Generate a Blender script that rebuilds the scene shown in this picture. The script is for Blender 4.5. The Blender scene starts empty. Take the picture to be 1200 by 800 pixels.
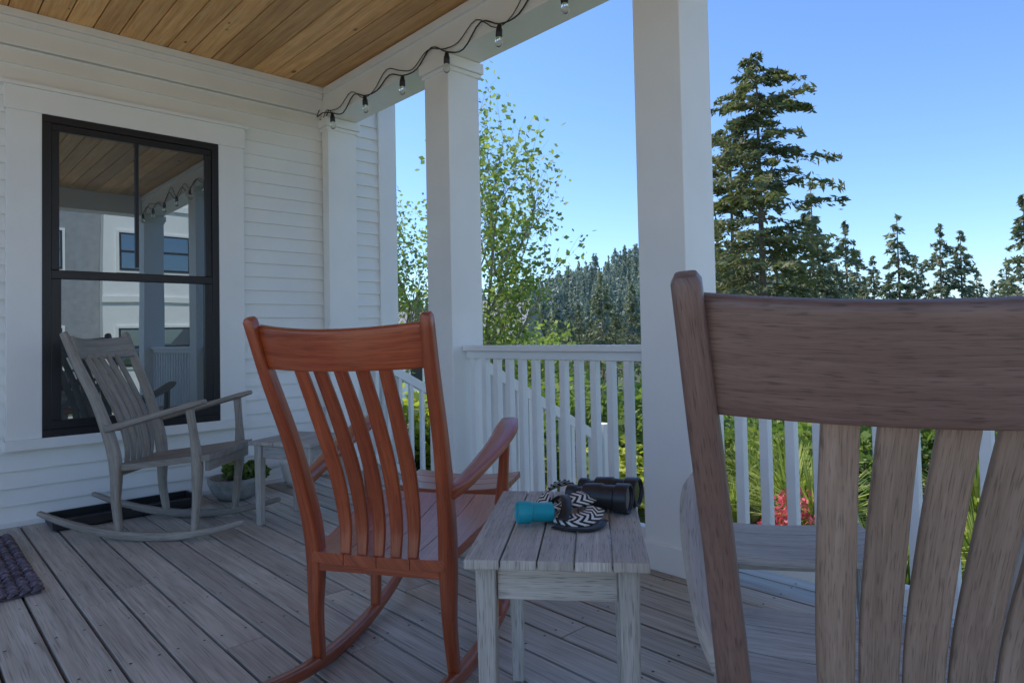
import bpy, math, random
import numpy as np
from mathutils import Vector, Matrix
random.seed(4)
sc=bpy.context.scene
TH=math.radians(43.0); S_,C_=math.sin(TH),math.cos(TH)
def W(r,d): return (d*S_+r*C_, d*C_-r*S_)      # site frame (right, out) -> world
def yawrel(deg): return math.radians(-(43.0+deg))

# ------------------------------------------------------------------ materials
def newmat(name):
    m=bpy.data.materials.new(name); m.use_nodes=True
    nt=m.node_tree; b=nt.nodes['Principled BSDF']; return m,nt,b
def N(nt,t,**k):
    n=nt.nodes.new(t)
    for a,v in k.items():
        if a.startswith('i_'): n.inputs[a[2:].replace('_',' ')].default_value=v
        else: setattr(n,a,v)
    return n
def L(nt,a,b): nt.links.new(a,b)
def math_(nt,op,a,b=None,c=None):
    n=nt.nodes.new('ShaderNodeMath'); n.operation=op
    for i,v in enumerate((a,b,c)):
        if v is None: continue
        if isinstance(v,(int,float)): n.inputs[i].default_value=v
        else: L(nt,v,n.inputs[i])
    return n.outputs[0]
def ramp(nt,fac,stops):
    n=nt.nodes.new('ShaderNodeValToRGB'); cr=n.color_ramp
    while len(cr.elements)<len(stops): cr.elements.new(.5)
    for e,(p,c) in zip(cr.elements,stops):
        e.position=p; e.color=(c[0],c[1],c[2],1)
    L(nt,fac,n.inputs[0]); return n.outputs[0]
def mixc(nt,mode,fac,a,b):
    n=nt.nodes.new('ShaderNodeMix'); n.data_type='RGBA'; n.blend_type=mode
    if isinstance(fac,(int,float)): n.inputs[0].default_value=fac
    else: L(nt,fac,n.inputs[0])
    for s,v in ((6,a),(7,b)):
        if isinstance(v,tuple): n.inputs[s].default_value=(v[0],v[1],v[2],1)
        else: L(nt,v,n.inputs[s])
    return n.outputs[2]
def grey(nt,v):
    n=nt.nodes.new('ShaderNodeCombineColor')
    for i in range(3): L(nt,v,n.inputs[i])
    return n.outputs[0]
def uvnoise(nt,uv,sx,sy,det,rough=.55,dist=0.):
    mp=N(nt,'ShaderNodeMapping'); mp.inputs['Scale'].default_value=(sx,sy,1); L(nt,uv,mp.inputs[0])
    n=N(nt,'ShaderNodeTexNoise',i_Scale=1.0,i_Detail=float(det),i_Roughness=rough,i_Distortion=dist); L(nt,mp.outputs[0],n.inputs['Vector']); return n.outputs[0]
def wood(name,c1,c2,c3,rough=.6,across=45,along=2.2,knots=0,var=.5,bump=.25,coat=0.,fleck=.35,kden=.35,fs=(420,16),worn=None):
    m,nt,b=newmat(name)
    uv=N(nt,'ShaderNodeUVMap').outputs[0]
    a1=uvnoise(nt,uv,across,along,4,.62,.6); a2=uvnoise(nt,uv,across*5,along*2.2,2)
    f=math_(nt,'ADD',math_(nt,'MULTIPLY',a1,.62),math_(nt,'MULTIPLY',a2,.38))
    col=ramp(nt,f,[(.34,c1),(.5,c2),(.66,c3)])
    at=N(nt,'ShaderNodeAttribute',attribute_name='rnd')
    v=math_(nt,'ADD',math_(nt,'MULTIPLY',at.outputs['Fac'],var),1-var/2)
    n3=uvnoise(nt,uv,6,1.7,3)
    v=math_(nt,'MULTIPLY',v,math_(nt,'ADD',math_(nt,'MULTIPLY',n3,.6),.7))
    if fleck:
        fl=uvnoise(nt,uv,fs[0],fs[1],1)
        fk=math_(nt,'MINIMUM',math_(nt,'MAXIMUM',math_(nt,'MULTIPLY',math_(nt,'SUBTRACT',fl,.56),9),0),1)
        v=math_(nt,'MULTIPLY',v,math_(nt,'SUBTRACT',1,math_(nt,'MULTIPLY',fk,fleck)))
    col=mixc(nt,'MULTIPLY',1.0,col,grey(nt,v))
    if worn:
        k=ramp(nt,uvnoise(nt,uv,30,4,5,.75),[(.54,(0,0,0)),(.74,(.7,.7,.7))])
        col=mixc(nt,'MIX',k,col,worn)
    if knots:
        mk=N(nt,'ShaderNodeMapping'); mk.inputs['Scale'].default_value=(7.5,3.3,1); L(nt,uv,mk.inputs[0])
        vo=N(nt,'ShaderNodeTexVoronoi',i_Scale=1.0); L(nt,mk.outputs[0],vo.inputs['Vector'])
        sp=N(nt,'ShaderNodeSeparateColor'); L(nt,vo.outputs['Color'],sp.inputs[0])
        rad=math_(nt,'MULTIPLY',math_(nt,'MAXIMUM',math_(nt,'SUBTRACT',sp.outputs[0],kden),0),.22)
        kk=math_(nt,'SUBTRACT',1,math_(nt,'DIVIDE',vo.outputs['Distance'],math_(nt,'ADD',rad,.004)))
        kk=math_(nt,'MULTIPLY',math_(nt,'MINIMUM',math_(nt,'MAXIMUM',math_(nt,'MULTIPLY',kk,2.6),0),1),knots)
        col=mixc(nt,'MIX',kk,col,tuple(x*.28 for x in c1))
    L(nt,col,b.inputs['Base Color'])
    b.inputs['Roughness'].default_value=rough
    if coat: b.inputs['Coat Weight'].default_value=coat; b.inputs['Coat Roughness'].default_value=.25
    bp=N(nt,'ShaderNodeBump',i_Strength=bump,i_Distance=.002); L(nt,f,bp.inputs['Height']); L(nt,bp.outputs[0],b.inputs['Normal'])
    return m
def plain(name,col,rough=.5,metal=0.,nscale=6.,nvar=.12,bump=0.,det=3.):
    m,nt,b=newmat(name)
    tc=N(nt,'ShaderNodeTexCoord'); n=N(nt,'ShaderNodeTexNoise',i_Scale=nscale,i_Detail=det); L(nt,tc.outputs['Object'],n.inputs['Vector'])
    lo=tuple(c*(1-nvar) for c in col); hi=tuple(min(1,c*(1+nvar)) for c in col)
    L(nt,ramp(nt,n.outputs[0],[(.3,lo),(.7,hi)]),b.inputs['Base Color'])
    b.inputs['Roughness'].default_value=rough; b.inputs['Metallic'].default_value=metal
    if bump:
        n2=N(nt,'ShaderNodeTexNoise',i_Scale=nscale*12,i_Detail=1.0); L(nt,tc.outputs['Object'],n2.inputs['Vector'])
        bp=N(nt,'ShaderNodeBump',i_Strength=bump,i_Distance=.003); L(nt,n2.outputs[0],bp.inputs['Height']); L(nt,bp.outputs[0],b.inputs['Normal'])
    return m
def foliage(name,dark,light,trans=.35):
    m,nt,b=newmat(name)
    at=N(nt,'ShaderNodeAttribute',attribute_name='rnd')
    col=ramp(nt,at.outputs['Fac'],[(0,dark),(1,light)])
    L(nt,col,b.inputs['Base Color']); b.inputs['Roughness'].default_value=.6
    if trans>0:
        tr=N(nt,'ShaderNodeBsdfTranslucent'); L(nt,mixc(nt,'MULTIPLY',1.0,col,(1.0,1.12,.65)),tr.inputs[0])
        mx=N(nt,'ShaderNodeMixShader'); mx.inputs[0].default_value=trans
        L(nt,b.outputs[0],mx.inputs[1]); L(nt,tr.outputs[0],mx.inputs[2]); L(nt,mx.outputs[0],nt.nodes['Material Output'].inputs[0])
    return m

M_white=plain('white_paint',(.89,.87,.82),.45,nscale=3,nvar=.03,bump=.12)
M_sid=plain('siding_paint',(.89,.87,.815),.5,nscale=2,nvar=.04,bump=.12)
M_blackf=plain('black_frame',(.012,.012,.014),.35)
M_deck=wood('deck_wood',(.34,.29,.235),(.50,.44,.365),(.63,.565,.49),.52,across=34,along=1.1,knots=.55,kden=.72,var=.36,bump=.5,fleck=.35,fs=(260,5))
M_ceil=wood('cedar_ceiling',(.64,.29,.09),(.86,.46,.165),(.95,.60,.26),.5,across=26,along=1.2,knots=1.,kden=.42,var=.5,bump=.1,fleck=.2,fs=(260,6))
M_red=wood('red_wood',(.24,.042,.012),(.36,.070,.020),(.46,.11,.035),.30,across=55,along=2.4,var=.18,bump=.10,coat=.4,fleck=.3)
M_brown=wood('brown_wood',(.15,.085,.064),(.20,.118,.090),(.25,.155,.122),.42,across=90,along=5,var=.12,bump=.22,fleck=.38,fs=(600,34))
M_brown2=wood('slat_wood',(.24,.165,.118),(.32,.225,.165),(.40,.295,.225),.48,across=80,along=4,var=.2,bump=.28,fleck=.34,fs=(560,26))
M_grey=wood('weathered_wood',(.34,.315,.28),(.44,.415,.375),(.54,.515,.475),.65,across=60,along=3,var=.25,bump=.4,fleck=.3)
M_beige=wood('weathered_chair',(.22,.185,.15),(.31,.27,.22),(.39,.345,.29),.6,across=55,along=3,var=.2,bump=.3,fleck=.25)
M_table=wood('table_wood',(.38,.335,.28),(.49,.44,.375),(.60,.55,.48),.6,across=50,along=2.4,var=.22,bump=.45,fleck=.42,knots=.5,kden=.85)
M_black=plain('black_rubber',(.022,.022,.024),.4,nvar=.2)
M_teal=plain('teal_plastic',(.01,.34,.40),.35)
M_lens=plain('lens_glass',(.01,.012,.03),.05)
M_bark=plain('bark',(.17,.13,.10),.9,nscale=8,nvar=.4)
M_birch=plain('pale_bark',(.30,.27,.22),.8,nscale=10,nvar=.4)
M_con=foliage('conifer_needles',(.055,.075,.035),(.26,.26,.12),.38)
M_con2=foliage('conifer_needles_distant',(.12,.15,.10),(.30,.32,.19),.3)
M_con_haze=foliage('hill_needles_hazed',(.22,.28,.275),(.40,.45,.36),.25)  # aerial haze is put into the colour: needles paler and bluer
M_leaf=foliage('light_leaves',(.17,.24,.06),(.42,.50,.14),.45)
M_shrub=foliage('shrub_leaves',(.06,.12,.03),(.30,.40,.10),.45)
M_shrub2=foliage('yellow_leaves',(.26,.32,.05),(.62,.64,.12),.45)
M_grassb=foliage('grass_blades',(.16,.24,.05),(.50,.55,.16),.4)
M_pink=foliage('pink_flowers',(.60,.06,.14),(.85,.18,.26),.3)
M_pot=plain('stone_pot',(.32,.32,.30),.8,nscale=20,nvar=.25,bump=.4)
M_rock=plain('rock',(.36,.34,.31),.85,nscale=5,nvar=.35,bump=.5)
M_roof=plain('roof_shingle',(.30,.30,.31),.85,nscale=20,nvar=.25)
M_bgrey=plain('grey_siding',(.30,.31,.32),.7)
M_bounce=plain('bounce_paving',(.62,.57,.49),.9,nscale=3,nvar=.15,bump=.4)
m,nt,b=newmat('window_glass')
b.inputs['Base Color'].default_value=(.012,.018,.02,1); b.inputs['Roughness'].default_value=.3
gl=N(nt,'ShaderNodeBsdfGlossy'); gl.inputs['Roughness'].default_value=.0; gl.inputs['Color'].default_value=(.80,.93,1,1)
tc=N(nt,'ShaderNodeTexCoord'); nn=N(nt,'ShaderNodeTexNoise',i_Scale=1.4,i_Detail=1.0); L(nt,tc.outputs['Object'],nn.inputs['Vector'])
bp=N(nt,'ShaderNodeBump',i_Strength=.05,i_Distance=.02); L(nt,nn.outputs[0],bp.inputs['Height']); L(nt,bp.outputs[0],gl.inputs['Normal'])
mx=N(nt,'ShaderNodeMixShader'); mx.inputs[0].default_value=.28
L(nt,b.outputs[0],mx.inputs[1]); L(nt,gl.outputs[0],mx.inputs[2]); L(nt,mx.outputs[0],nt.nodes['Material Output'].inputs[0]); M_glass=m
m,nt,b=newmat('bulb_glass'); b.inputs['Base Color'].default_value=(.9,.9,.85,1); b.inputs['Roughness'].default_value=.05; b.inputs['Transmission Weight'].default_value=.9; M_bulb=m
m,nt,b=newmat('chevron_strap')
uv=N(nt,'ShaderNodeUVMap'); sp=N(nt,'ShaderNodeSeparateXYZ'); L(nt,uv.outputs[0],sp.inputs[0])
tri=math_(nt,'ABSOLUTE',math_(nt,'SUBTRACT',math_(nt,'FRACT',math_(nt,'MULTIPLY',sp.outputs[0],1.5)),.5))
fr=math_(nt,'FRACT',math_(nt,'ADD',math_(nt,'MULTIPLY',sp.outputs[1],48),math_(nt,'MULTIPLY',tri,1.9)))
k=math_(nt,'GREATER_THAN',fr,.5)
L(nt,mixc(nt,'MIX',k,(.02,.02,.022),(.80,.76,.68)),b.inputs['Base Color']); b.inputs['Roughness'].default_value=.8; M_strap=m
m,nt,b=newmat('grass_ground')
tc=N(nt,'ShaderNodeTexCoord'); n=N(nt,'ShaderNodeTexNoise',i_Scale=.6,i_Detail=7.0,i_Roughness=.7); L(nt,tc.outputs['Object'],n.inputs['Vector'])
n2=N(nt,'ShaderNodeTexNoise',i_Scale=22.0,i_Detail=3.0); L(nt,tc.outputs['Object'],n2.inputs['Vector'])
col=ramp(nt,n.outputs[0],[(.35,(.10,.14,.045)),(.5,(.17,.22,.06)),(.65,(.30,.28,.14))])
col=mixc(nt,'MULTIPLY',.7,col,ramp(nt,n2.outputs[0],[(.3,(.5,.5,.5)),(.7,(1.3,1.3,1.2))]))
vl=N(nt,'ShaderNodeVectorMath',operation='LENGTH'); L(nt,tc.outputs['Object'],vl.inputs[0])
fk=math_(nt,'MINIMUM',math_(nt,'MAXIMUM',math_(nt,'DIVIDE',math_(nt,'SUBTRACT',vl.outputs['Value'],35),25),0),1)
col=mixc(nt,'MIX',fk,col,(.09,.115,.07))
L(nt,col,b.inputs['Base Color']); b.inputs['Roughness'].default_value=1.; b.inputs['Specular IOR Level'].default_value=.1; M_ground=m
m,nt,b=newmat('sea_water'); b.inputs['Base Color'].default_value=(.10,.20,.30,1); b.inputs['Roughness'].default_value=.35; M_sea=m

# ------------------------------------------------------------------ mesh builder
class MB:
    def __init__(s,mats): s.V=[];s.F=[];s.UV=[];s.R=[];s.M=[];s.S=[];s.mats=mats
    def add(s,v,f,uv,rnd=None,mat=0,smooth=False):
        o=len(s.V); s.V+= [tuple(x) for x in v]
        if rnd is None: rnd=random.random()
        mi=s.mats.index(mat) if not isinstance(mat,int) else mat
        for a,u in zip(f,uv):
            s.F.append([o+i for i in a]); s.UV.append(u); s.R.append(rnd); s.M.append(mi); s.S.append(smooth)
    def box(s,c,size,mat=0,rot=None,rnd=None,taper=1.0):
        c=Vector(c); hx,hy,hz=[q/2 for q in size]
        pts=[Vector((sx*hx*(taper if sz<0 else 1),sy*hy*(taper if sz<0 else 1),sz*hz)) for sz in(-1,1) for sy in(-1,1) for sx in(-1,1)]
        F=[(0,2,3,1),(4,5,7,6),(0,1,5,4),(2,6,7,3),(0,4,6,2),(1,3,7,5)]
        la=max(range(3),key=lambda i:size[i]); ou,ov=random.random()*20,random.random()*20
        UV=[]
        for f in F:
            n=(pts[f[1]]-pts[f[0]]).cross(pts[f[2]]-pts[f[0]]); na=max(range(3),key=lambda i:abs(n[i]))
            ax=[i for i in range(3) if i!=na]
            if la in ax: va=la; ua=[i for i in ax if i!=la][0]
            else: ua,va=ax
            UV.append([(pts[i][ua]+ou+na*.37,pts[i][va]+ov) for i in f])
        if rot is not None: pts=[rot@p for p in pts]
        s.add([p+c for p in pts],F,UV,rnd,mat)
    def bar(s,a,b,w,t,mat=0,side=(1,0,0),rnd=None):
        a,b=Vector(a),Vector(b); T=(b-a); ln=T.length; T.normalize(); Sd=Vector(side); Nn=T.cross(Sd).normalized(); Sd=Nn.cross(T).normalized()
        R=Matrix((Sd,Nn,T)).transposed()
        s.box((a+b)/2,(w,t,ln),mat,R,rnd)
    def sweep(s,pts,ws,ts,mat=0,side=(1,0,0),n=12,sub=6,sq=.55,rnd=None,caps=True):
        P=np.array(pts,float); k=len(P); ws=np.broadcast_to(np.array(ws,float),(k,)); ts=np.broadcast_to(np.array(ts,float),(k,))
        D=np.column_stack([P,ws,ts]); D=np.vstack([2*D[0]-D[1],D,2*D[-1]-D[-2]]); out=[]
        for i in range(1,k):
            for j in range(sub):
                t=j/sub; p0,p1,p2,p3=D[i-1],D[i],D[i+1],D[i+2]
                out.append(.5*((2*p1)+(-p0+p2)*t+(2*p0-5*p1+4*p2-p3)*t*t+(-p0+3*p1-3*p2+p3)*t**3))
        out.append(D[k]); out=np.array(out)
        if caps:
            t0=out[0,:3]-out[1,:3]; t0/=np.linalg.norm(t0); t1=out[-1,:3]-out[-2,:3]; t1/=np.linalg.norm(t1)
            e0=out[0].copy(); c0=min(e0[3],e0[4])*.25; e0[:3]+=t0*c0; e0[3:]*= .72
            e1=out[-1].copy(); c1=min(e1[3],e1[4])*.25; e1[:3]+=t1*c1; e1[3:]*=.72
            out=np.vstack([e0,out,e1])
        m_=len(out); V=[]; ang=[(j+.5)/n*2*math.pi for j in range(n)]
        vl=[0]; U=[]
        for i in range(m_):
            a=out[max(0,i-1),:3]; bq=out[min(m_-1,i+1),:3]; T=Vector(bq-a).normalized()
            Nn=T.cross(Vector(side)); 
            if Nn.length<1e-4: Nn=T.cross(Vector((0,0,1)))
            Nn.normalize(); Sx=Nn.cross(T).normalized()
            if i: vl.append(vl[-1]+float(np.linalg.norm(out[i,:3]-out[i-1,:3])))
            for g in ang:
                cx,sx=math.cos(g),math.sin(g)
                qa=out[i,3]/2*math.copysign(abs(cx)**sq,cx); qb=out[i,4]/2*math.copysign(abs(sx)**sq,sx)
                V.append(Vector(out[i,:3])+Sx*qa+Nn*qb); U.append(qa+.8*qb)
        ou,ov=random.random()*20,random.random()*20
        F=[];UV=[]
        for i in range(m_-1):
            for j in range(n):
                j2=(j+1)%n; f=(i*n+j,i*n+j2,(i+1)*n+j2,(i+1)*n+j); F.append(f)
                UV.append([(ou+U[q],ov+vl[q//n]) for q in f])
        F.append(tuple(range(n))[::-1]); UV.append([(ou+U[q],ov) for q in F[-1]])
        F.append(tuple((m_-1)*n+j for j in range(n))); UV.append([(ou+U[q],ov+vl[-1]) for q in F[-1]])
        s.add(V,F,UV,rnd,mat,True)
    def lathe(s,prof,mat=0,M=None,n=24,rnd=None):
        M=M or Matrix(); V=[];F=[];UV=[]
        for (z,r) in prof:
            for j in range(n):
                a=j/n*2*math.pi; V.append(M@Vector((r*math.cos(a),r*math.sin(a),z)))
        for i in range(len(prof)-1):
            for j in range(n):
                j2=(j+1)%n; F.append((i*n+j,i*n+j2,(i+1)*n+j2,(i+1)*n+j)); UV.append([(j/n,i*.1),((j+1)/n,i*.1),((j+1)/n,i*.1+.1),(j/n,i*.1+.1)])
        F.append(tuple(range(n))[::-1]);UV.append([(0,0)]*n); F.append(tuple((len(prof)-1)*n+j for j in range(n)));UV.append([(0,0)]*n)
        s.add(V,F,UV,rnd,mat,True)
    def build(s,name,bevel=0,parent=None,loc=None,rz=0,sharp=False):
        me=bpy.data.meshes.new(name); me.from_pydata(s.V,[],s.F)
        for m in s.mats: me.materials.append(m)
        u=me.uv_layers.new(name='UVMap'); flat=[c for f in s.UV for p in f for c in p]; u.data.foreach_set('uv',flat)
        a=me.attributes.new('rnd','FLOAT','FACE'); a.data.foreach_set('value',s.R)
        me.polygons.foreach_set('material_index',s.M); me.polygons.foreach_set('use_smooth',s.S); me.update()
        if sharp: me.set_sharp_from_angle(angle=math.radians(38))
        ob=bpy.data.objects.new(name,me); sc.collection.objects.link(ob)
        if bevel:
            md=ob.modifiers.new('bev','BEVEL'); md.width=bevel; md.segments=2; md.limit_method='ANGLE'; md.angle_limit=math.radians(50)
        if loc is not None: ob.location=loc
        ob.rotation_euler=(0,0,rz)
        if parent: ob.parent=parent
        return ob
def empty(name,loc=(0,0,0),rz=0):
    e=bpy.data.objects.new(name,None); sc.collection.objects.link(e); e.location=loc; e.rotation_euler=(0,0,rz); e.empty_display_size=.2; return e

# ------------------------------------------------------------------ porch architecture
YW=4.76; XC0,XC1=2.44,2.68; ZC=2.97; ZB=2.73; XB=-1.0; YE=-.45; XE=3.09
house=empty('white_house')
def siding(mb,axis,a,b,const,z0,z1,sgn,ex=.098):
    z=z0
    while z<z1-1e-3:
        zt=min(z+ex,z1); o1,o2=.018,.001
        off=random.random()*9
        P=[(a,const+sgn*o1,z),(b,const+sgn*o1,z),(b,const+sgn*o2,zt),(a,const+sgn*o2,zt),(a,const,z),(b,const,z)]
        mb.add(P,[(0,1,2,3),(4,5,1,0)],[[(0,off),(0,off+b-a),(.1,off+b-a),(.1,off)],[(0,off),(0,off+1),(.01,off+1),(.01,off)]],mat=0)
        z+=ex
mb=MB([M_sid,M_white,M_bgrey])
siding(mb,'x',-6,XE,YW,.02,ZC-.2,-1); siding(mb,'x',-6,XE,YW,ZC+.3,4.3,-1)
mb.box(((XE-6)/2,YW+.2+3,1.75),(XE+6,6.4,5.1),1)
mb.build('siding_walls',parent=house)
mb=MB([M_white])
mb.box(((XB+XC0)/2,YW-.014,ZC-.10),(XC0-XB,.03,.20))
mb.box(((XB+XC0)/2,YW-.035,ZC-.022),(XC0-XB-.01,.07,.044))
mb.box(((XB+XC0)/2,YW-.026,ZC-.064),(XC0-XB-.012,.048,.04))
mb.box((XE-.075,YW-.012,2.0),(.15,.038,4.6)); mb.box((XE+.011,YW+.06,2.0),(.025,.17,4.6))
mb.box(((XB+XE)/2,YW-.010,.0),(XE-XB-.2,.03,.06))
mb.build('wall_trim',.004,parent=house)
wx0,wx1,wz0,wz1=.642,1.648,.49,2.39
mb=MB([M_white,M_blackf,M_glass])
tx0,tx1,tz0,tz1=.473,1.82,.43,2.53
yt=YW-.03
mb.box(((tx0+wx0)/2,yt,(wz0+wz1)/2+.0),(wx0-tx0,.04,wz1-wz0),0); mb.box(((tx1+wx1)/2,yt,(wz0+wz1)/2),(tx1-wx1,.04,wz1-wz0),0)
mb.box(((tx0+tx1)/2,yt-.002,(wz1+tz1)/2),(tx1-tx0+.02,.046,tz1-wz1),0); mb.box(((tx0+tx1)/2,yt-.008,tz1+.012),(tx1-tx0+.06,.062,.024),0)
mb.box(((tx0+tx1)/2,yt-.008,(wz0+tz0)/2),(tx1-tx0+.02,.062,wz0-tz0),0)
def frame(x0,x1,z0,z1,w,yc,dp,mat):
    mb.box(((x0+x1)/2,yc,z1-w/2),(x1-x0,dp,w),mat); mb.box(((x0+x1)/2,yc,z0+w/2),(x1-x0,dp,w),mat)
    mb.box((x0+w/2,yc,(z0+z1)/2),(w,dp,z1-z0-2*w),mat); mb.box((x1-w/2,yc,(z0+z1)/2),(w,dp,z1-z0-2*w),mat)
frame(wx0,wx1,wz0,wz1,.045,YW-.034,.034,1)
zm=1.45
frame(wx0+.045,wx1-.045,zm-.02,wz1-.045,.042,YW-.030,.022,1)
frame(wx0+.045,wx1-.045,wz0+.045,zm+.02,.05,YW-.036,.026,1)
mb.box(((wx0+wx1)/2,YW-.030,(zm+wz1)/2),(.022,.020,wz1-zm-.12),1)
mb.box(((wx0+wx1)/2,YW-.0225,(wz0+wz1)/2),(wx1-wx0-.06,.008,wz1-wz0-.06),2)
mb.build('black_window',.003,parent=house)
mb=MB([M_ceil,M_white,M_roof])
x=XC0-.14; 
while x>XB-.1:
    mb.box((x+.07,(YE+YW)/2,ZC+.01+random.uniform(0,.0015)),(.134,YW-YE+.1,.02),0); x-=.14
mb.box(((XB+XC0)/2,(YE+YW)/2,ZC+.035),(XC0-XB,YW-YE,.02),2)
mb.build('cedar_ceiling',.004,parent=house)
mb=MB([M_white,M_roof])
yb0=YE-.1
mb.box(((XC0+XC1)/2,(yb0+YW)/2,(ZB+ZC+.2)/2),(XC1-XC0,YW-yb0-.02,ZC+.2-ZB),0)
mb.box((XC0-.012,(yb0+YW)/2,ZC-.035),(.024,YW-yb0-.2,.05),0)
mb.box(((XB+XC0)/2,YE,(ZB+ZC+.2)/2),(XC0-XB-.01,.24,ZC+.2-ZB),0)
mb.box(((XB+2.9)/2,(yb0+YW)/2,ZC+.26),(2.9-XB,YW-yb0+.2,.10),1)
mb.build('porch_beam',.004,parent=house)
def column(y0,w=.24,y1=None,cx=None):
    mb=MB([M_white]); y1=y1 or y0+w; cy=(y0+y1)/2; dy=y1-y0; cx=cx if cx is not None else (XC0+XC1)/2
    mb.box((cx,cy,ZB/2),(XC1-XC0,dy,ZB-.004))
    mb.box((cx,cy,ZB-.035),(XC1-XC0+.05,dy+.05,.066)); mb.box((cx,cy,ZB-.082),(XC1-XC0+.026,dy+.026,.026))
    mb.box((cx,cy,.06),(XC1-XC0+.03,dy+.03,.12))
    return mb.build('porch_column',.004)
column(1.54); column(3.14); column(-.5); column(-.5,cx=XB+.1)
column(4.645,y1=4.742)
mb=MB([M_deck,M_black,M_white])
bw=.1415; x=-1.3; XD=2.80; YD=-.9
while x<XD-.05:
    brk=[YD]; y=YD+random.uniform(1.2,4.6)
    while y<YW-.6: brk.append(y); y+=random.uniform(3.2,4.8)
    brk.append(YW-.02)
    for a,bb in zip(brk[:-1],brk[1:]):
        mb.box((x+bw/2,(a+bb)/2,-.019+random.uniform(-.0012,.0012)),(bw-.011,bb-a-.004,.036),0)
    yj=YD+.1
    while yj<YW-.1:
        for ox in (.028,bw-.028):
            cx=x+ox+random.uniform(-.003,.003); cy=yj+random.uniform(-.004,.004)
            V=[(cx+.005*math.cos(a*math.pi/3),cy+.005*math.sin(a*math.pi/3),.0014) for a in range(6)]
            mb.add(V,[tuple(range(6))],[[(0,0)]*6],mat=1)
        yj+=.405
    x+=bw
mb.box(((-1.3+XD)/2,(YD+YW)/2,-.07),(XD+1.25,YW-YD-.1,.03),1)  # black sheet under the boards stands in for shade below the deck
mb.box((XD+.0,(YD+YW)/2,-.16),(.03,YW-YD+.05,.27),2)
mb.box((XD-.06,(YD+YW)/2,-.45),(.03,YW-YD-.05,.5),2)
mb.box(((XD-1.3)/2,YD-.01,-.35),(XD+1.25,.03,.6),2)
mb.build('wooden_porch_deck',.0025)
def railing(y0,y1):
    mb=MB([M_white]); cx=(XC0+XC1)/2; z1=.975
    mb.box((cx,(y0+y1)/2,z1-.016),(.10,y1-y0,.032)); mb.box((cx,(y0+y1)/2,z1-.055),(.045,y1-y0,.044))
    mb.box((cx,(y0+y1)/2,.11),(.05,y1-y0,.06))
    n=round((y1-y0)/.105); st=(y1-y0)/n
    for i in range(n): mb.box((cx,y0+st*(i+.5),(z1-.078+.14)/2),(.038,.038,z1-.078-.14))
    return mb.build('porch_railing',.003)
railing(1.785,3.135); railing(-.255,1.535)
mb=MB([M_deck,M_white])
y0,y1=3.42,4.62
for i in range(4):
    mb.box((XD+.17+i*.29,(y0+y1)/2,-.17*(i+1)-.0),(.30,y1-y0,.04),0); mb.box((XD+.03+i*.29,(y0+y1)/2,-.17*(i+1)+.075),(.02,y1-y0-.01,.108),1)
for yy in (y0-.05,y1+.05):
    mb.bar((XD-.1,yy,.93),(XD+1.3,yy,.18),.045,.07,1,side=(0,1,0)); mb.bar((XD-.02,yy,.10),(XD+1.25,yy,-.58),.04,.06,1,side=(0,1,0))
    mb.box((XD+1.3,yy,-.15),(.09,.09,.95),1)
    for i in range(11):
        xx=XD+.05+i*.11; zz=.93-.75*(xx-XD+.1)/1.4
        mb.box((xx,yy,zz-.42),(.034,.034,.80),1)
mb.build('porch_stairs',.003)
mb=MB([M_bounce])
mb.box((3.50,-.2,-.70),(1.15,7.2,.10)); mb.box((-1,-5.6,-.70),(16,7.0,.10)); mb.box((-4.9,.9,-.70),(7.0,5.9,.10))  # pale paving added, mostly unseen, to bounce sunlight into the porch
mb.build('bounce_paving',.01)

# string lights
mb=MB([M_black,M_bulb]); ys=[4.72]+[4.52-.47*i for i in range(11)]
pts=[]; 
for i,y in enumerate(ys):
    pts.append((2.415,y,2.725))
    if i<len(ys)-1:
        y2=ys[i+1]; pts.append((2.425,y*.7+y2*.3,2.745-random.uniform(0,.06))); pts.append((2.42,y*.35+y2*.65,2.80+random.uniform(-.04,.03)))
mb.sweep(pts,.009,.009,0,side=(1,0,0),n=6,sub=4,sq=1)
pts=[(2.428,p[1]+.05,p[2]+.03+.03*math.sin(p[1]*9)) for p in pts]; mb.sweep(pts,.006,.006,0,side=(1,0,0),n=6,sub=4,sq=1)
for y in ys[1:]:
    T=Matrix.Translation((2.412,y,2.722))@Matrix.Rotation(math.pi+random.uniform(-.12,.12),4,'X')
    mb.lathe([(0,.006),(.005,.012),(.02,.014),(.03,.018),(.065,.019),(.068,.014)],0,T,12)
    mb.lathe([(.066,.012),(.075,.016),(.09,.022),(.105,.022),(.118,.014),(.124,.003)],1,T,12)
mb.sweep([(2.40,4.70,2.79),(2.36,4.66,2.72),(2.38,4.60,2.74),(2.415,4.52,2.725)],.008,.008,0,side=(1,0,0),n=6,sq=1)
mb.build('string_lights')

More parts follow.
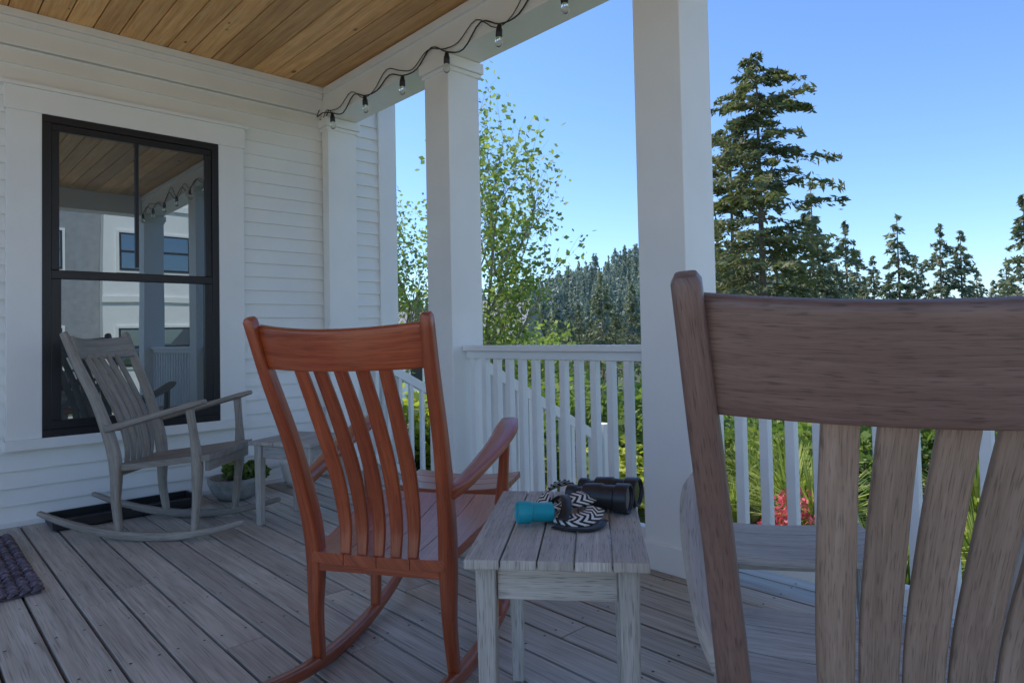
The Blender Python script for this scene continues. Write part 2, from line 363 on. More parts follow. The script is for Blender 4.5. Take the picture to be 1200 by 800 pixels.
# ------------------------------------------------------------------ rocking chair
def seat_board(mb,x0f,x1f,y0,y1,mat,zf,th=.032,nx=14,ny=3,swap=False):
    V=[];F=[];UV=[]
    ou,ov=random.random()*20,random.random()*20
    for side in (0,1):
        for j in range(ny+1):
            y=y0+(y1-y0)*j/ny
            for i in range(nx+1):
                x=x0f(y)+(x1f(y)-x0f(y))*i/nx
                V.append((x,y,zf(x,y)-side*th))
    w=nx+1; o=(nx+1)*(ny+1)
    def uvp(i): return (V[i][0]+ou,V[i][1]+ov) if swap else (V[i][1]+ou,V[i][0]+ov)
    for j in range(ny):
        for i in range(nx):
            a=j*w+i; F.append((a,a+1,a+w+1,a+w)); F.append((o+a,o+a+w,o+a+w+1,o+a+1))
    for i in range(nx):
        F.append((i,o+i,o+i+1,i+1)); a=ny*w+i; F.append((a,a+1,o+a+1,o+a))
    for j in range(ny):
        a=j*w; F.append((a,a+w,o+a+w,o+a)); a=j*w+nx; F.append((a,o+a,o+a+w,a+w))
    for f in F: UV.append([(uvp(i)[0]+(V[i][2])*.9,uvp(i)[1]) for i in f])
    mb.add(V,F,UV,None,mat,False)
def rocking_chair(r,d,az,mframe,mslat,marm,mseat,split,sp=.064,ch=.128):
    mb=MB(list(dict.fromkeys([mframe,mslat,marm,mseat])))
    zr=lambda y: .022+ (y+.02)**2/3.1
    for s in(-1,1):
        ys=[-.64,-.5,-.3,-.1,.1,.3,.46]
        mb.sweep([(s*(.225+.02*(y+.2)),y,zr(y)) for y in ys],[.03,.034,.036,.038,.038,.036,.03],[.024,.034,.042,.046,.044,.036,.026],marm if mframe is M_brown else mframe,side=(1,0,0))
        mb.sweep([(s*.222,-.205,.05),(s*.218,-.225,.2),(s*.216,-.225,.36),(s*.222,-.245,.5),(s*.236,-.315,.72),(s*.250,-.405,.92),(s*.262,-.472,1.085)],
                 [.034,.040,.050,.046,.040,.037,.033],[.036,.042,.055,.060,.050,.044,.036],mframe,side=(1,0,0),n=20,sq=.5)
        mb.sweep([(s*.232,.20,.05),(s*.238,.215,.22),(s*.248,.225,.40),(s*.262,.215,.55),(s*.275,.20,.685)],
                 [.034,.038,.050,.036,.034],[.036,.040,.052,.038,.040],marm,side=(1,0,0),n=14)
        mb.sweep([(s*.240,-.262,.585),(s*.256,-.19,.600),(s*.272,-.05,.635),(s*.282,.09,.672),(s*.280,.20,.702),(s*.272,.275,.722)],
                 [.034,.044,.058,.072,.080,.062],[.042,.038,.034,.032,.032,.026],marm,side=(1,0,0),n=16)
    cp=[];cw=[]
    for i in range(9):
        q=-1+i/4; cp.append((q*.248,-.428-.05*(1-q*q),1.012-(ch-.128)/2-.012*(1-q*q))); cw.append(ch-.012*(1-q*q))
    mb.sweep(cp,cw,.028,mframe,side=(0,-.36,1),n=24,sub=3,sq=.3)
    for i in range(5):
        q=i-2; xt=q*sp; xb=q*sp*.85
        yb=-.235; yt=-.428-.05*(1-(xt/.248)**2)+.014
        mb.sweep([(xb,yb,.365),(xb+(xt-xb)*.2,yb+.005,.48),(xb+(xt-xb)*.45,yb-.035,.63),(xb+(xt-xb)*.75,yb-.12,.80),(xt,yt+.005,.965)],
                 [.030,.040,.046,.043,.037],[.016,.016,.016,.016,.016],mslat,side=(1,0,0),n=20,sq=.4)
    zf=lambda x,y: .392+.055*(y+.25)/.53-.020*(1-(x/.25)**2)*(1-((y-.0)/.32)**2)
    hw=lambda y: .215+.045*min(1,max(0,(y+.25)/.42))
    if split=='across':
        e=[-.25,-.155,-.06,.035,.13,.225,.295]
        for a,b in zip(e[:-1],e[1:]): seat_board(mb,lambda y:-hw(y),hw,a,b-.003,mseat,zf)
    else:
        ks=[-1,-.5,0,.5,1]
        for a,b in zip(ks[:-1],ks[1:]): seat_board(mb,lambda y:hw(y)*a+.001,lambda y:hw(y)*b-.001,-.255,.295,mseat,zf,nx=6,ny=12,swap=True)
    mb.box((0,.27,.385),(.47,.022,.05),mseat); mb.box((0,-.232,.352),(.42,.026,.045),mframe if split!='across' else mseat)
    X,Y=W(r,d); return mb.build('rocking_chair',.003,loc=(X,Y,0),rz=yawrel(az),sharp=False)
rocking_chair(-.35,2.23,15,M_red,M_red,M_red,M_red,'along')
rocking_chair(.585,1.09,18,M_brown,M_brown2,M_grey,M_grey,'across',sp=.055,ch=.142)
rocking_chair(-1.86,3.72,92,M_beige,M_beige,M_beige,M_beige,'along')
def ottoman(r,d,az,mat,h=.40):
    mb=MB([mat]); zf=lambda x,y:h-.018*(1-(x/.24)**2)
    for i in range(3): seat_board(mb,lambda y:-.245,lambda y:.245,-.165+i*.111,-.165+(i+1)*.111-.003,mat,zf,.028)
    for sx in(-1,1):
        for sy in(-1,1): mb.sweep([(sx*.17,sy*.10,h-.025),(sx*.18,sy*.112,.2),(sx*.195,sy*.125,.002)],[.036,.036,.03],[.036,.036,.03],mat,side=(1,0,0))
        mb.box((sx*.178,0,.30),(.02,.2,.035),mat)
    for sy in(-1,1): mb.box((0,sy*.10,h-.048),(.32,.02,.045),mat)
    X,Y=W(r,d); mb.build('wooden_footstool',.003,loc=(X,Y,0),rz=yawrel(az))
ottoman(-.25,3.0,12,M_red); ottoman(.80,1.99,10,M_grey,.425)
def side_table(r,d,az,w,dp,h,mat):
    mb=MB([mat]); n=5; bwid=(w)/n
    for i in range(n): mb.box((-w/2+bwid*(i+.5),0,h-.011),(bwid-.003,dp-.005,.022),mat)
    lw=.046
    for sx in(-1,1):
        for sy in(-1,1): mb.box((sx*(w/2-.045),sy*(dp/2-.05),(h-.024)/2),(lw,lw,h-.024),mat,taper=.72)
    for sy in(-1,1): mb.box((0,sy*(dp/2-.052),h-.062),(w-.09-lw-.002,.022,.072),mat)
    for sx in(-1,1): mb.box((sx*(w/2-.047),0,h-.062),(.022,dp-.10-lw-.002,.072),mat)
    X,Y=W(r,d); return mb.build('wooden_side_table',.0035,loc=(X,Y,0),rz=yawrel(az))
side_table(.12,1.74,7,.40,.64,.55,M_table)
side_table(-1.22,3.85,20,.42,.42,.47,M_grey)

# binoculars with strap
zt=.55
e=empty('binoculars')
mb=MB([M_black,M_lens,M_teal])
bx,by=W(.245,1.86); ax=math.radians(-(43+118))
Ra=Matrix.Translation((bx,by,zt+.040))@Matrix.Rotation(ax,4,'Z')
for s in(-1,1):
    T=Ra@Matrix.Translation((s*.046,-.090,0))@Matrix.Rotation(s*.03,4,'Z')@Matrix.Rotation(-math.pi/2,4,'X')@Matrix.Scale(1.17,4)
    mb.lathe([(0,.015),(.002,.021),(.022,.0215),(.026,.017),(.04,.018),(.045,.027),(.085,.030),(.09,.027),(.118,.028),(.122,.033),(.152,.034),(.153,.029),(.147,.028)],0,T,28)
    mb.lathe([(.146,.001),(.1475,.0275)],1,T,28)
    mb.lathe([(-.001,.001),(-.0005,.014)],1,T,20)
B=Ra.to_3x3()
mb.box(Ra@Vector((0,.0,.004)),(.05,.05,.020),0,B); mb.box(Ra@Vector((0,-.035,.004)),(.06,.016,.014),0,B)
T=Ra@Matrix.Translation((0,-.045,.012))@Matrix.Rotation(-math.pi/2,4,'X'); mb.lathe([(0,.006),(.001,.010),(.025,.010),(.026,.006)],0,T,16)
o=mb.build('body',.002,parent=e,sharp=True)
def ribbon(pts,w,mat,name):
    P=np.array(pts,float);k=len(P);D=np.vstack([2*P[0]-P[1],P,2*P[-1]-P[-2]]);out=[]
    for i in range(1,k):
        for j in range(8):
            t=j/8;p0,p1,p2,p3=D[i-1],D[i],D[i+1],D[i+2]
            out.append(.5*((2*p1)+(-p0+p2)*t+(2*p0-5*p1+4*p2-p3)*t*t+(-p0+3*p1-3*p2+p3)*t**3))
    out.append(P[-1]); V=[];F=[];UV=[];l=0;ls=[]
    for i,q in enumerate(out):
        a=out[max(0,i-1)];b_=out[min(len(out)-1,i+1)]; T=Vector((b_-a)[:3]).normalized()
        tilt=q[3]; up=Vector((0,0,1)); sd=T.cross(up)
        if sd.length<.1: sd=Vector((1,0,0))
        sd.normalize(); nn=sd.cross(T).normalized(); sd=(sd*math.cos(tilt)+nn*math.sin(tilt))
        if i: l+=float(np.linalg.norm(q[:3]-out[i-1][:3]))
        ls.append(l); c=Vector(q[:3]); V+= [c-sd*w/2,c+sd*w/2]
    for i in range(len(out)-1):
        F.append((2*i,2*i+1,2*i+3,2*i+2)); UV.append([(0,ls[i]),(1,ls[i]),(1,ls[i+1]),(0,ls[i+1])])
    b2=MB([mat]); b2.add(V,F,UV,.5,mat,True); ob=b2.build(name,parent=e); md=ob.modifiers.new('s','SOLIDIFY'); md.thickness=.0035; return ob
def wp(r,d,z,t=0): X,Y=W(r-.005,d+.03); return (X,Y,zt+z,t)
ribbon([wp(.20,1.88,.045,-.3),wp(.155,1.90,.055,-.5),wp(.105,1.87,.05,-.8),wp(.075,1.81,.035,-.7),wp(.095,1.745,.03,-.3),wp(.145,1.72,.045,-.5),wp(.19,1.745,.05,-.6),wp(.215,1.80,.04,-.3)],.046,M_strap,'strap')
ribbon([wp(.085,1.76,.012,0),wp(.105,1.69,.018,-.2),wp(.15,1.645,.018,-.45),wp(.195,1.66,.022,-.5),wp(.215,1.72,.03,-.3)],.046,M_strap,'strap_loop')
ribbon([wp(.10,1.64,.006,0),wp(.145,1.605,.008,0),wp(.195,1.61,.008,0),wp(.225,1.66,.014,0)],.026,M_black,'strap_end')
ribbon([wp(.10,1.78,.03,0),wp(.13,1.73,.06,0),wp(.135,1.68,.045,.2),wp(.12,1.64,.02,.1)],.026,M_black,'strap_pad')
mb=MB([M_teal,M_lens]); tx,ty=W(.045,1.70)
T=Matrix.Translation((tx,ty,zt+.029))@Matrix.Rotation(math.radians(-43-78),4,'Z')@Matrix.Translation((0,.05,0))@Matrix.Rotation(math.pi/2-.06,4,'X')@Matrix.Scale(1.12,4)
mb.lathe([(0,.018),(.003,.0215),(.05,.0215),(.053,.0245),(.08,.0255),(.084,.023),(.08,.019)],0,T,28); mb.lathe([(.0795,.001),(.0798,.019)],1,T,20)
mb.build('teal_eyecup',parent=e,sharp=True)

# braided rug
mb=MB([wood('rug_fibre',(.07,.055,.07),(.16,.13,.155),(.30,.26,.28),.95,across=200,along=60,var=.9,bump=.6,fleck=.3)])
y=3.40
while y<4.46:
    xx=.47
    while xx>-.95:
        for k_,o in ((1,0),(-1,.026)):
            cx=xx-.02+random.uniform(-.002,.002); a=k_*.55
            p0=Vector((cx-.024*math.cos(a),y+o-.013,.012)); p1=Vector((cx+.024*math.cos(a),y+o+.013,.012))
            if k_<0: p0.y,p1.y=p1.y,p0.y
            mb.sweep([p0,(p0+p1)/2+Vector((0,0,.011)),p1],[.012,.022,.012],[.014,.022,.014],0,side=(0,0,1),n=6,sub=2,sq=.9)
        xx-=.040
    y+=.052
mb.box((-.24,3.92,.006),(1.40,1.05,.010),0)
mb.build('braided_rug')
mb=MB([M_black]); X0,X1=.66,1.42
mb.box(((X0+X1)/2,4.56,.012),(X1-X0,.26,.018)); 
for yy in(4.43,4.69): mb.box(((X0+X1)/2,yy,.035),(X1-X0,.016,.05))
for xx_ in(X0,X1): mb.box((xx_,4.56,.035),(.016,.25,.05))
mb.build('boot_tray',.004)

# ------------------------------------------------------------------ numpy foliage
def tri_object(name,V,nper,rnd,mats,midx=None):
    n=len(V)//nper; me=bpy.data.meshes.new(name)
    me.vertices.add(len(V)); me.vertices.foreach_set('co',V.astype(np.float32).ravel())
    me.loops.add(len(V)); me.loops.foreach_set('vertex_index',np.arange(len(V),dtype=np.int32))
    me.polygons.add(n); me.polygons.foreach_set('loop_start',np.arange(0,len(V),nper,dtype=np.int32))
    for m in mats: me.materials.append(m)
    if midx is not None: me.polygons.foreach_set('material_index',midx.astype(np.int32))
    a=me.attributes.new('rnd','FLOAT','FACE'); a.data.foreach_set('value',np.clip(rnd,0,1).astype(np.float32))
    me.update(calc_edges=True)
    return me
def link(name,me,loc=(0,0,0),rz=0,s=1,parent=None):
    ob=bpy.data.objects.new(name,me); sc.collection.objects.link(ob); ob.location=loc; ob.rotation_euler=(0,0,rz)
    ob.scale=(s,s,s) if not isinstance(s,tuple) else s
    if parent: ob.parent=parent
    return ob
def unit(v): return v/np.maximum(np.linalg.norm(v,axis=1,keepdims=True),1e-9)
def leafquads(P,size,rng,flat=.5,asp=.5,dirs=None):
    n=len(P); a=rng.normal(size=(n,3)) if dirs is None else dirs+rng.normal(size=(n,3))*.45
    a[:,2]*=flat if dirs is None else 1; a=unit(a); b=unit(np.cross(a,rng.normal(size=(n,3))))
    s=(size*rng.uniform(.6,1.3,n))[:,None]
    return np.stack([P-a*s*.5,P+b*s*asp*.5,P+a*s*.5,P-b*s*asp*.5],1).reshape(-1,3)
def limbquads(A,B,ra,rb):
    d=unit(B-A); ref=np.tile([0.3,.2,1.],(len(A),1)); u=unit(np.cross(d,ref)); v=np.cross(d,u); out=[]
    for k in range(3):
        a0=k*2*np.pi/3; a1=(k+1)*2*np.pi/3
        p=lambda C,r,a:C+(u*np.cos(a)+v*np.sin(a))*r[:,None]
        out.append(np.stack([p(A,ra,a0),p(A,ra,a1),p(B,rb,a1),p(B,rb,a0)],1).reshape(-1,3))
    return np.vstack(out)
def conifer(name,H,R,seed,nb,per,leaf,bare,mat,irr=.3,power=.75,droop=.25,asp=.34,inner=.25):
    rng=np.random.default_rng(seed); hz=bare+(1-bare)*np.sort(rng.random(nb)**.85); az=rng.random(nb)*2*np.pi
    prof=np.clip((1-hz)/(1-bare),0,1)**power; low=np.clip((hz-bare)/.12,.35,1)
    gust=1+irr*np.sin(az*2+hz*9+seed)+irr*rng.normal(size=nb)
    Lb=R*prof*low*np.clip(gust,.3,1.7)+.012*H
    dirv=np.stack([np.cos(az),np.sin(az),np.zeros(nb)],1)
    A=np.stack([np.zeros(nb),np.zeros(nb),hz*H],1); up=rng.uniform(-.15,.25,nb)
    def pt(i,t): return A[i]+dirv[i]*(Lb[i]*t)[:,None]+np.stack([0*t,0*t,Lb[i]*(up[i]*t-droop*t*t)],1)
    idx=np.repeat(np.arange(nb),per); idx=idx[rng.random(len(idx))<np.clip(Lb[idx]/R*1.3+.12,0,1)]
    t=inner+(1-inner)*rng.random(len(idx))**.8; P=pt(idx,t)
    side=np.stack([-dirv[idx,1],dirv[idx,0],0*t],1); P+=side*(rng.normal(size=len(idx))*.15*Lb[idx]*(1.15-t))[:,None]
    P[:,2]-=np.abs(rng.normal(size=len(idx)))*leaf*.35
    q=leafquads(P,leaf,rng,asp=asp,dirs=dirv[idx]*.7+side*rng.choice([-1,1],len(idx))[:,None]*.7+np.array([0,0,-.35]))
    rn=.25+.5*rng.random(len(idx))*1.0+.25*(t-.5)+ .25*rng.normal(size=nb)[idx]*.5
    i=np.arange(nb); tipt=np.ones(nb)*.85; mid=np.ones(nb)*.4
    bl1=limbquads(A,pt(i,mid),H*.0028*(1.2-hz),H*.0018*(1.2-hz)); bl2=limbquads(pt(i,mid),pt(i,tipt),H*.0018*(1.2-hz),H*.0008*np.ones(nb))
    k=8; zz=np.linspace(0,H,k+1); TA=np.stack([0*zz[:-1],0*zz[:-1],zz[:-1]],1); TB=np.stack([0*zz[1:],0*zz[1:],zz[1:]],1)
    rr=H*.013*(1-zz/H)**.8+.01; tl=limbquads(TA,TB,rr[:-1],rr[1:])
    V=np.vstack([q,bl1,bl2,tl]); nl=len(q)//4; nw=(len(V)-len(q))//4
    return tri_object(name,V,4,np.concatenate([rn,np.full(nw,.5)]),[mat,M_bark],np.concatenate([np.zeros(nl),np.ones(nw)]))
def broadleaf(name,H,R,seed,nleaf,leaf,mat,bark,stems=3,levels=4):
    rng=np.random.default_rng(seed); segs=[];ends=[]
    def grow(p,d,L_,r,lv):
        n=3
        for i in range(n):
            q=p+d*L_/n; segs.append((p,q,r,r*.8)); r*=.8; p=q; d=d+rng.normal(size=3)*.13; d[2]+=.04; d/=np.linalg.norm(d)
            if lv<=2: ends.append(p)
            if lv>0:
                for _ in range(2 if lv<levels else 1):
                    a=rng.random()*6.28; o=np.array([math.cos(a),math.sin(a),rng.uniform(.15,.7)]); e_=d*.55+o*.75; e_/=np.linalg.norm(e_)
                    grow(p,e_,L_*rng.uniform(.42,.62),r*.6,lv-1)
    for s in range(stems):
        a=rng.random()*6.28; d=np.array([math.cos(a)*.16,math.sin(a)*.16,1.]); d/=np.linalg.norm(d)
        grow(np.array([math.cos(a)*.08,math.sin(a)*.08,0]),d,H*rng.uniform(.6,.82),H*.0085,levels-1)
    A=np.array([s[0] for s in segs]);B=np.array([s[1] for s in segs]);ra=np.array([s[2] for s in segs]);rb=np.array([s[3] for s in segs])
    sx=R/np.abs(np.vstack([A,B])[:,:2]).max(); sz=H/B[:,2].max(); S=np.array([sx,sx,sz]); 
    E=np.array(ends)*S; A=A*S;B=B*S
    P=E[rng.integers(0,len(E),nleaf)]+rng.normal(size=(nleaf,3))*leaf*1.5
    q=leafquads(P,leaf,rng,flat=.7,asp=.65); lq=limbquads(A,B,ra,rb); nw=len(lq)//4
    return tri_object(name,np.vstack([q,lq]),4,np.concatenate([rng.random(nleaf),np.full(nw,.5)]),[mat,bark],np.concatenate([np.zeros(nleaf),np.ones(nw)]))
def shrub(name,R,H,seed,n,leaf,mat,lobes=7):
    rng=np.random.default_rng(seed); c=rng.normal(size=(lobes,3))*np.array([R*.45,R*.45,H*.2]); c[:,2]=np.abs(c[:,2])+H*.35
    rad=rng.uniform(.35,.6,lobes)*min(R,H); i=rng.integers(0,lobes,n); d=unit(rng.normal(size=(n,3)))
    P=c[i]+d*(rad[i]*rng.uniform(.55,1.12,n))[:,None]; P[:,2]=np.maximum(P[:,2],.02)
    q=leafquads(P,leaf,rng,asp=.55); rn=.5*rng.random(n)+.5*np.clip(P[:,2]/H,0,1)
    m=40; A=np.zeros((m,3)); A[:,:2]=rng.normal(size=(m,2))*R*.15; B=P[rng.integers(0,n,m)]; lq=limbquads(A,B,np.full(m,.012),np.full(m,.004))
    return tri_object(name,np.vstack([q,lq]),4,np.concatenate([rn,np.full(m*3,.5)]),[mat,M_bark],np.concatenate([np.zeros(n),np.ones(m*3)]))
def grassclump(name,H,R,seed,n,mat):
    rng=np.random.default_rng(seed); a=rng.random(n)*6.283; o=np.stack([np.cos(a),np.sin(a),0*a],1); sp=rng.uniform(.1,1,n)[:,None]; h=H*rng.uniform(.6,1,n)[:,None]
    b=o*R*.2*sp; up=np.array([0,0,1.]); m_=b+o*R*.35*sp+up*h*.6; t=b+o*R*sp+up*h*(1-.35*sp); sd=np.cross(o,up)*.011
    q=np.concatenate([np.stack([b-sd,b+sd,m_+sd,m_-sd],1).reshape(-1,3),np.stack([m_-sd,m_+sd,t+sd*.1,t-sd*.1],1).reshape(-1,3)])
    return tri_object(name,q,4,rng.random(2*n),[mat])

# ------------------------------------------------------------------ terrain
def sstep(a,b,x): t=np.clip((x-a)/(b-a),0,1); return t*t*(3-2*t)
def hgt(X,Y):
    X=np.asarray(X,float);Y=np.asarray(Y,float); d=X*S_+Y*C_; r=X*C_-Y*S_; rho=np.hypot(X,Y)
    h=-.72-2.6*sstep(7,45,rho)+.12*np.sin(X*.5)*np.sin(Y*.4)*sstep(5,9,rho)
    h-=34*sstep(110,420,rho)
    sg=np.where(r<52,34,30); h+=32*np.exp(-.5*((r-52)/sg)**2-.5*((d-235)/50)**2)
    h+=9*np.exp(-.5*((r+40)/60)**2-.5*((d-230)/50)**2)
    h+=1.5*np.sin(X*.06+1)*np.sin(Y*.07)*sstep(60,120,rho)
    return h
nr,na=130,200; rad=np.concatenate([[0],np.geomspace(1.2,3500,nr)])
A_=np.linspace(0,2*np.pi,na,endpoint=False)
RR,AA=np.meshgrid(rad[1:],A_,indexing='ij'); X=RR*np.cos(AA);Y=RR*np.sin(AA); Z=hgt(X,Y); V=np.stack([X,Y,Z],-1).reshape(-1,3)
F=[]
for i in range(nr-1):
    for j in range(na):
        j2=(j+1)%na; F.append((i*na+j,(i+1)*na+j,(i+1)*na+j2,i*na+j2))
F.append(tuple(range(na)))
me=bpy.data.meshes.new('ground'); me.from_pydata(V.tolist(),[],F); me.materials.append(M_ground); me.polygons.foreach_set('use_smooth',[True]*len(F)); link('ground',me)
me=bpy.data.meshes.new('sea'); R_=9000; me.from_pydata([(R_*math.cos(a/32*math.pi),R_*math.sin(a/32*math.pi),-27) for a in range(64)],[],[tuple(range(64))]); me.materials.append(M_sea); link('sea',me)

def put(name,me,tr,d,rz=None,s=1,parent=None,sink=.05):
    X,Y=W(tr*d,d); z=float(hgt(X,Y))-sink
    return link(name,me,(X,Y,z),random.random()*6.28 if rz is None else rz,s,parent)
def need(tr,d,elev):
    X,Y=W(tr*d,d); return 1.03+elev*d-float(hgt(X,Y))
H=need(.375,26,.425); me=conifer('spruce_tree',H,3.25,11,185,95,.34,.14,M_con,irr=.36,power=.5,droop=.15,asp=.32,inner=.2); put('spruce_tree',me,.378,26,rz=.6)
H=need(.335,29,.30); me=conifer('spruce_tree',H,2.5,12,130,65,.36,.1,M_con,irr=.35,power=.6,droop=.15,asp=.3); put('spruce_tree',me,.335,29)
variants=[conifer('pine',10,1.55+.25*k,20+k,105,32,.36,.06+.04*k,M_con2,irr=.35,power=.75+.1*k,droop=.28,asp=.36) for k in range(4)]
spec=[(.455,34,.225),(.47,38,.13),(.505,45,.165),(.545,48,.11),(.583,44,.172),(.61,50,.11),(.647,50,.158),(.678,50,.146),(.70,52,.09),(.725,52,.07),(.775,36,.20),(.43,36,.13),(.40,33,.15),
      (.135,48,.095),(.10,55,.05),(.155,50,.045),(.065,52,.045),(.18,46,.075),(.02,50,.06),(-.02,55,.06),(-.14,45,.07),(-.17,48,.08),(.31,40,.16),
      (.34,38,.13),(.42,40,.11),(.365,36,.12),(.49,42,.10),(.53,40,.08),(.04,47,.035),(.085,45,.03),(.12,52,.035),(.565,46,.07),(.63,46,.06),(.745,44,.10),(.48,50,.12),(.52,52,.10)]
for i,(tr,d,el) in enumerate(spec):
    put('pine_tree',variants[i%4],tr,d,s=need(tr,d,el)/10)
tl=empty('distant_treeline')
rs=random.Random(3)
for i in range(240):
    tr=rs.uniform(-.3,.95); d=rs.uniform(58,120); el=rs.uniform(-.015,.028)
    if tr>.6: el=rs.uniform(-.015,.025)
    put('pine',variants[i%4],tr,d,s=need(tr,d,el)/10,parent=tl)
far=[conifer('far_pine',13,2.0,40+k,60,11,1.0,.05,M_con_haze,irr=.2,power=.85,droop=.25,asp=.42) for k in range(4)]
ff=empty('hill_forest'); cnt=0
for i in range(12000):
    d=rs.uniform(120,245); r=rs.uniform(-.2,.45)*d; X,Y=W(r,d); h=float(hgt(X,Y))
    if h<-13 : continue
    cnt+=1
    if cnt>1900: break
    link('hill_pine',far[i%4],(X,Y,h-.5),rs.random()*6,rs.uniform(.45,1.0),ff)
me=broadleaf('alder_tree',need(-.05,9.5,.43),1.5,5,6200,.085,M_leaf,M_birch); put('alder_tree',me,-.05,9.5,rz=0)
me=broadleaf('alder_tree',need(-.17,12,.27),1.5,8,4600,.085,M_leaf,M_birch); put('alder_tree',me,-.185,12)
me=broadleaf('sapling',need(.0,13,.03),1.3,9,3500,.10,M_leaf,M_birch); put('sapling_tree',me,.02,13)
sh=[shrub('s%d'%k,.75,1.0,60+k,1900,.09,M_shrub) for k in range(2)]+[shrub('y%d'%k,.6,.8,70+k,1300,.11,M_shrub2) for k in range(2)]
gc=[grassclump('g%d'%k,1.0,.55,85+k,260,M_grassb) for k in range(2)]
pk=shrub('p',.5,.6,80,1500,.06,M_pink)
rs=random.Random(9)
for i in range(48):
    X=rs.uniform(4.6,10.5); Y=rs.uniform(-3.5,8.5)
    if X<5.2 and Y>3.2: continue
    link('garden_shrub',sh[rs.randrange(4)],(X,Y,float(hgt(X,Y))-.05),rs.random()*6,rs.uniform(.6,1.35))
for i in range(26):
    X=rs.uniform(4.2,6.5); Y=rs.uniform(-2.5,3.2); link('ornamental_grass',gc[i%2],(X,Y,float(hgt(X,Y))-.02),rs.random()*6,rs.uniform(.6,1.1))
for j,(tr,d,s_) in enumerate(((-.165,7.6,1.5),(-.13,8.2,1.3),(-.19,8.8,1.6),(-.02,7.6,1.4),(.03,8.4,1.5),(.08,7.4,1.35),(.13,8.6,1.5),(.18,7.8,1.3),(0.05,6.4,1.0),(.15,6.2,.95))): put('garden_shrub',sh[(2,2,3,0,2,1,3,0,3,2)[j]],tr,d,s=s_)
put('azalea_bush',pk,.415,4.5,s=(.55,.55,1.0))
for i in range(9):
    X=rs.uniform(4.2,6.0);Y=rs.uniform(-2,3.2)
    bpy.ops.mesh.primitive_ico_sphere_add(subdivisions=3,radius=rs.uniform(.12,.28),location=(X,Y,float(hgt(X,Y))+.04)); o=bpy.context.object; o.name='garden_rock'
    for v in o.data.vertices: v.co*=1+.18*math.sin(v.co.x*23+i)*math.cos(v.co.y*19+i*2)+.1*math.sin(v.co.z*31)
    o.scale=(1.2,.9,.65); o.data.materials.append(M_rock)
    for p in o.data.polygons: p.use_smooth=True
def planter(name,X,Y,R,H,mat,ph):
    e_=empty(name,(X,Y,0)); b_=MB([mat]); b_.lathe([(0.002,R*.6),(H*.3,R*.82),(H*.8,R),(H,R*1.02),(H,R*.9),(H*.85,R*.86)],0,n=32); b_.build('pot',parent=e_)
    m_=shrub('plant',R*1.1,ph,90,900,.05,M_shrub,5); link('plant',m_,(0,0,H*.75),0,1,e_)
planter('succulent_planter',1.66,4.48,.17,.14,M_pot,.12)
planter('white_planter',2.12,4.52,.13,.2,M_white,.10)

def gable(name,tr,d,w,dp,wall,roofh,rz):
    X,Y=W(tr*d,d); z=float(hgt(X,Y)); e_=empty(name,(X,Y,z-.1),rz)
    b_=MB([M_white,M_roof,M_blackf]); b_.box((0,0,wall/2),(w,dp,wall),0)
    hw_=w/2+.3; V=[(-hw_,-dp/2-.4,wall),(hw_,-dp/2-.4,wall),(hw_,0,wall+roofh),(-hw_,0,wall+roofh),(-hw_,dp/2+.4,wall),(hw_,dp/2+.4,wall)]
    b_.add(V,[(0,1,2,3),(3,2,5,4),(0,3,4),(1,5,2)],[[(0,0)]*4,[(0,0)]*4,[(0,0)]*3,[(0,0)]*3],.5,1)
    for k in range(-1,2): b_.box((k*w*.3,-dp/2-.02,wall*.55),(w*.13,.06,wall*.35),2)
    b_.build('house_body',parent=e_)
gable('neighbour_house',-.155,46,6,6,4.2,2.0,yawrel(15))
gable('neighbour_house',-.035,31,3.6,4,3.5,1.8,yawrel(15))
e_=empty('apartment_building'); b_=MB([M_white,M_bgrey,M_blackf,M_glass,M_roof])
b_.box((6.2,-18,4),(2.9,8,10),0); b_.box((2.6,-18.4,4),(4.28,8,10),1); b_.box((10.6,-18.4,4),(5.88,8,10),1); b_.box((6,-18,9.15),(14.5,9,.3),4)
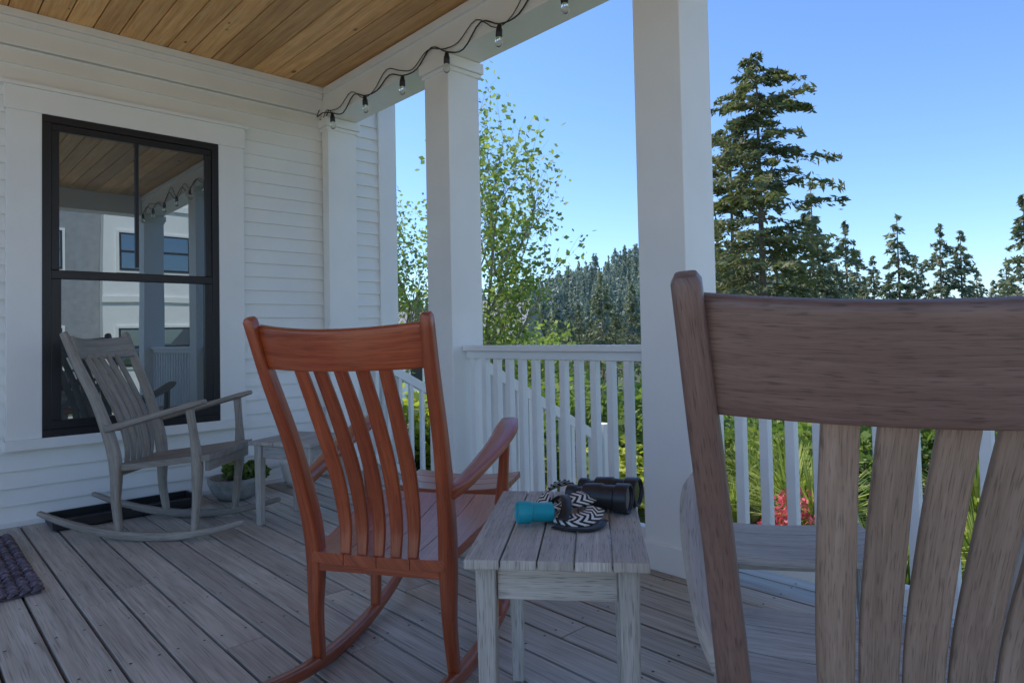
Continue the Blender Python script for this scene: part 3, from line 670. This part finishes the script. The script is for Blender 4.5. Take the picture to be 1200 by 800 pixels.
for zc in(.9,3.9,6.9):
    for xc,yy in((5.6,-14),(6.8,-14),(1.6,-14.4),(3.3,-14.4),(9,-14.4),(11,-14.4)):
        b_.box((xc,yy+.02,zc),(1.0,.08,1.35),0); b_.box((xc,yy+.045,zc),(.85,.08,1.2),2); b_.box((xc,yy+.06,zc+.29),(.74,.07,.5),3); b_.box((xc,yy+.06,zc-.29),(.74,.07,.5),3)
for zc in(2.4,5.4,8.3): b_.box((6.2,-13.97,zc),(2.96,.1,.18),0)
b_.build('facade',parent=e_)

# ------------------------------------------------------------------ light & camera
az=math.radians(-18); el=math.radians(52)
w=bpy.data.worlds.new('World'); sc.world=w; w.use_nodes=True; nt=w.node_tree
sky=nt.nodes.new('ShaderNodeTexSky'); sky.sky_type='NISHITA'; sky.sun_disc=False; sky.sun_elevation=el; sky.sun_rotation=az; sky.air_density=1.0; sky.dust_density=.3; sky.ozone_density=2.0
bg=nt.nodes['Background']; bg.inputs[1].default_value=.235
tint=mixc(nt,'MULTIPLY',1.0,sky.outputs[0],(.66,.82,1.05)); nt.links.new(tint,bg.inputs[0])
sd=bpy.data.lights.new('sun','SUN'); sd.energy=5; sd.angle=math.radians(.53); sd.color=(1,.91,.78)
so=bpy.data.objects.new('sun',sd); sc.collection.objects.link(so)
sv=Vector((math.sin(az)*math.cos(el),math.cos(az)*math.cos(el),math.sin(el))); so.rotation_euler=(-sv).to_track_quat('-Z','Y').to_euler(); so.location=(5,5,30)
cd=bpy.data.cameras.new('camera'); cam=bpy.data.objects.new('camera',cd); sc.collection.objects.link(cam); sc.camera=cam
p=math.radians(1.6); ro=math.radians(1.15)
fw=Vector((math.sin(TH)*math.cos(p),math.cos(TH)*math.cos(p),math.sin(p))); r0=Vector((C_,-S_,0)); u0=r0.cross(fw)
rt=r0*math.cos(ro)-u0*math.sin(ro); up=u0*math.cos(ro)+r0*math.sin(ro)
M=Matrix((rt,up,-fw)).transposed().to_4x4(); M.translation=(0,0,1.03); cam.matrix_world=M
cd.sensor_width=36; cd.lens=23.4; cd.shift_y=-.024; cd.clip_start=.02; cd.clip_end=20000
sc.view_settings.view_transform='Standard'; sc.view_settings.look='None'; sc.view_settings.exposure=0
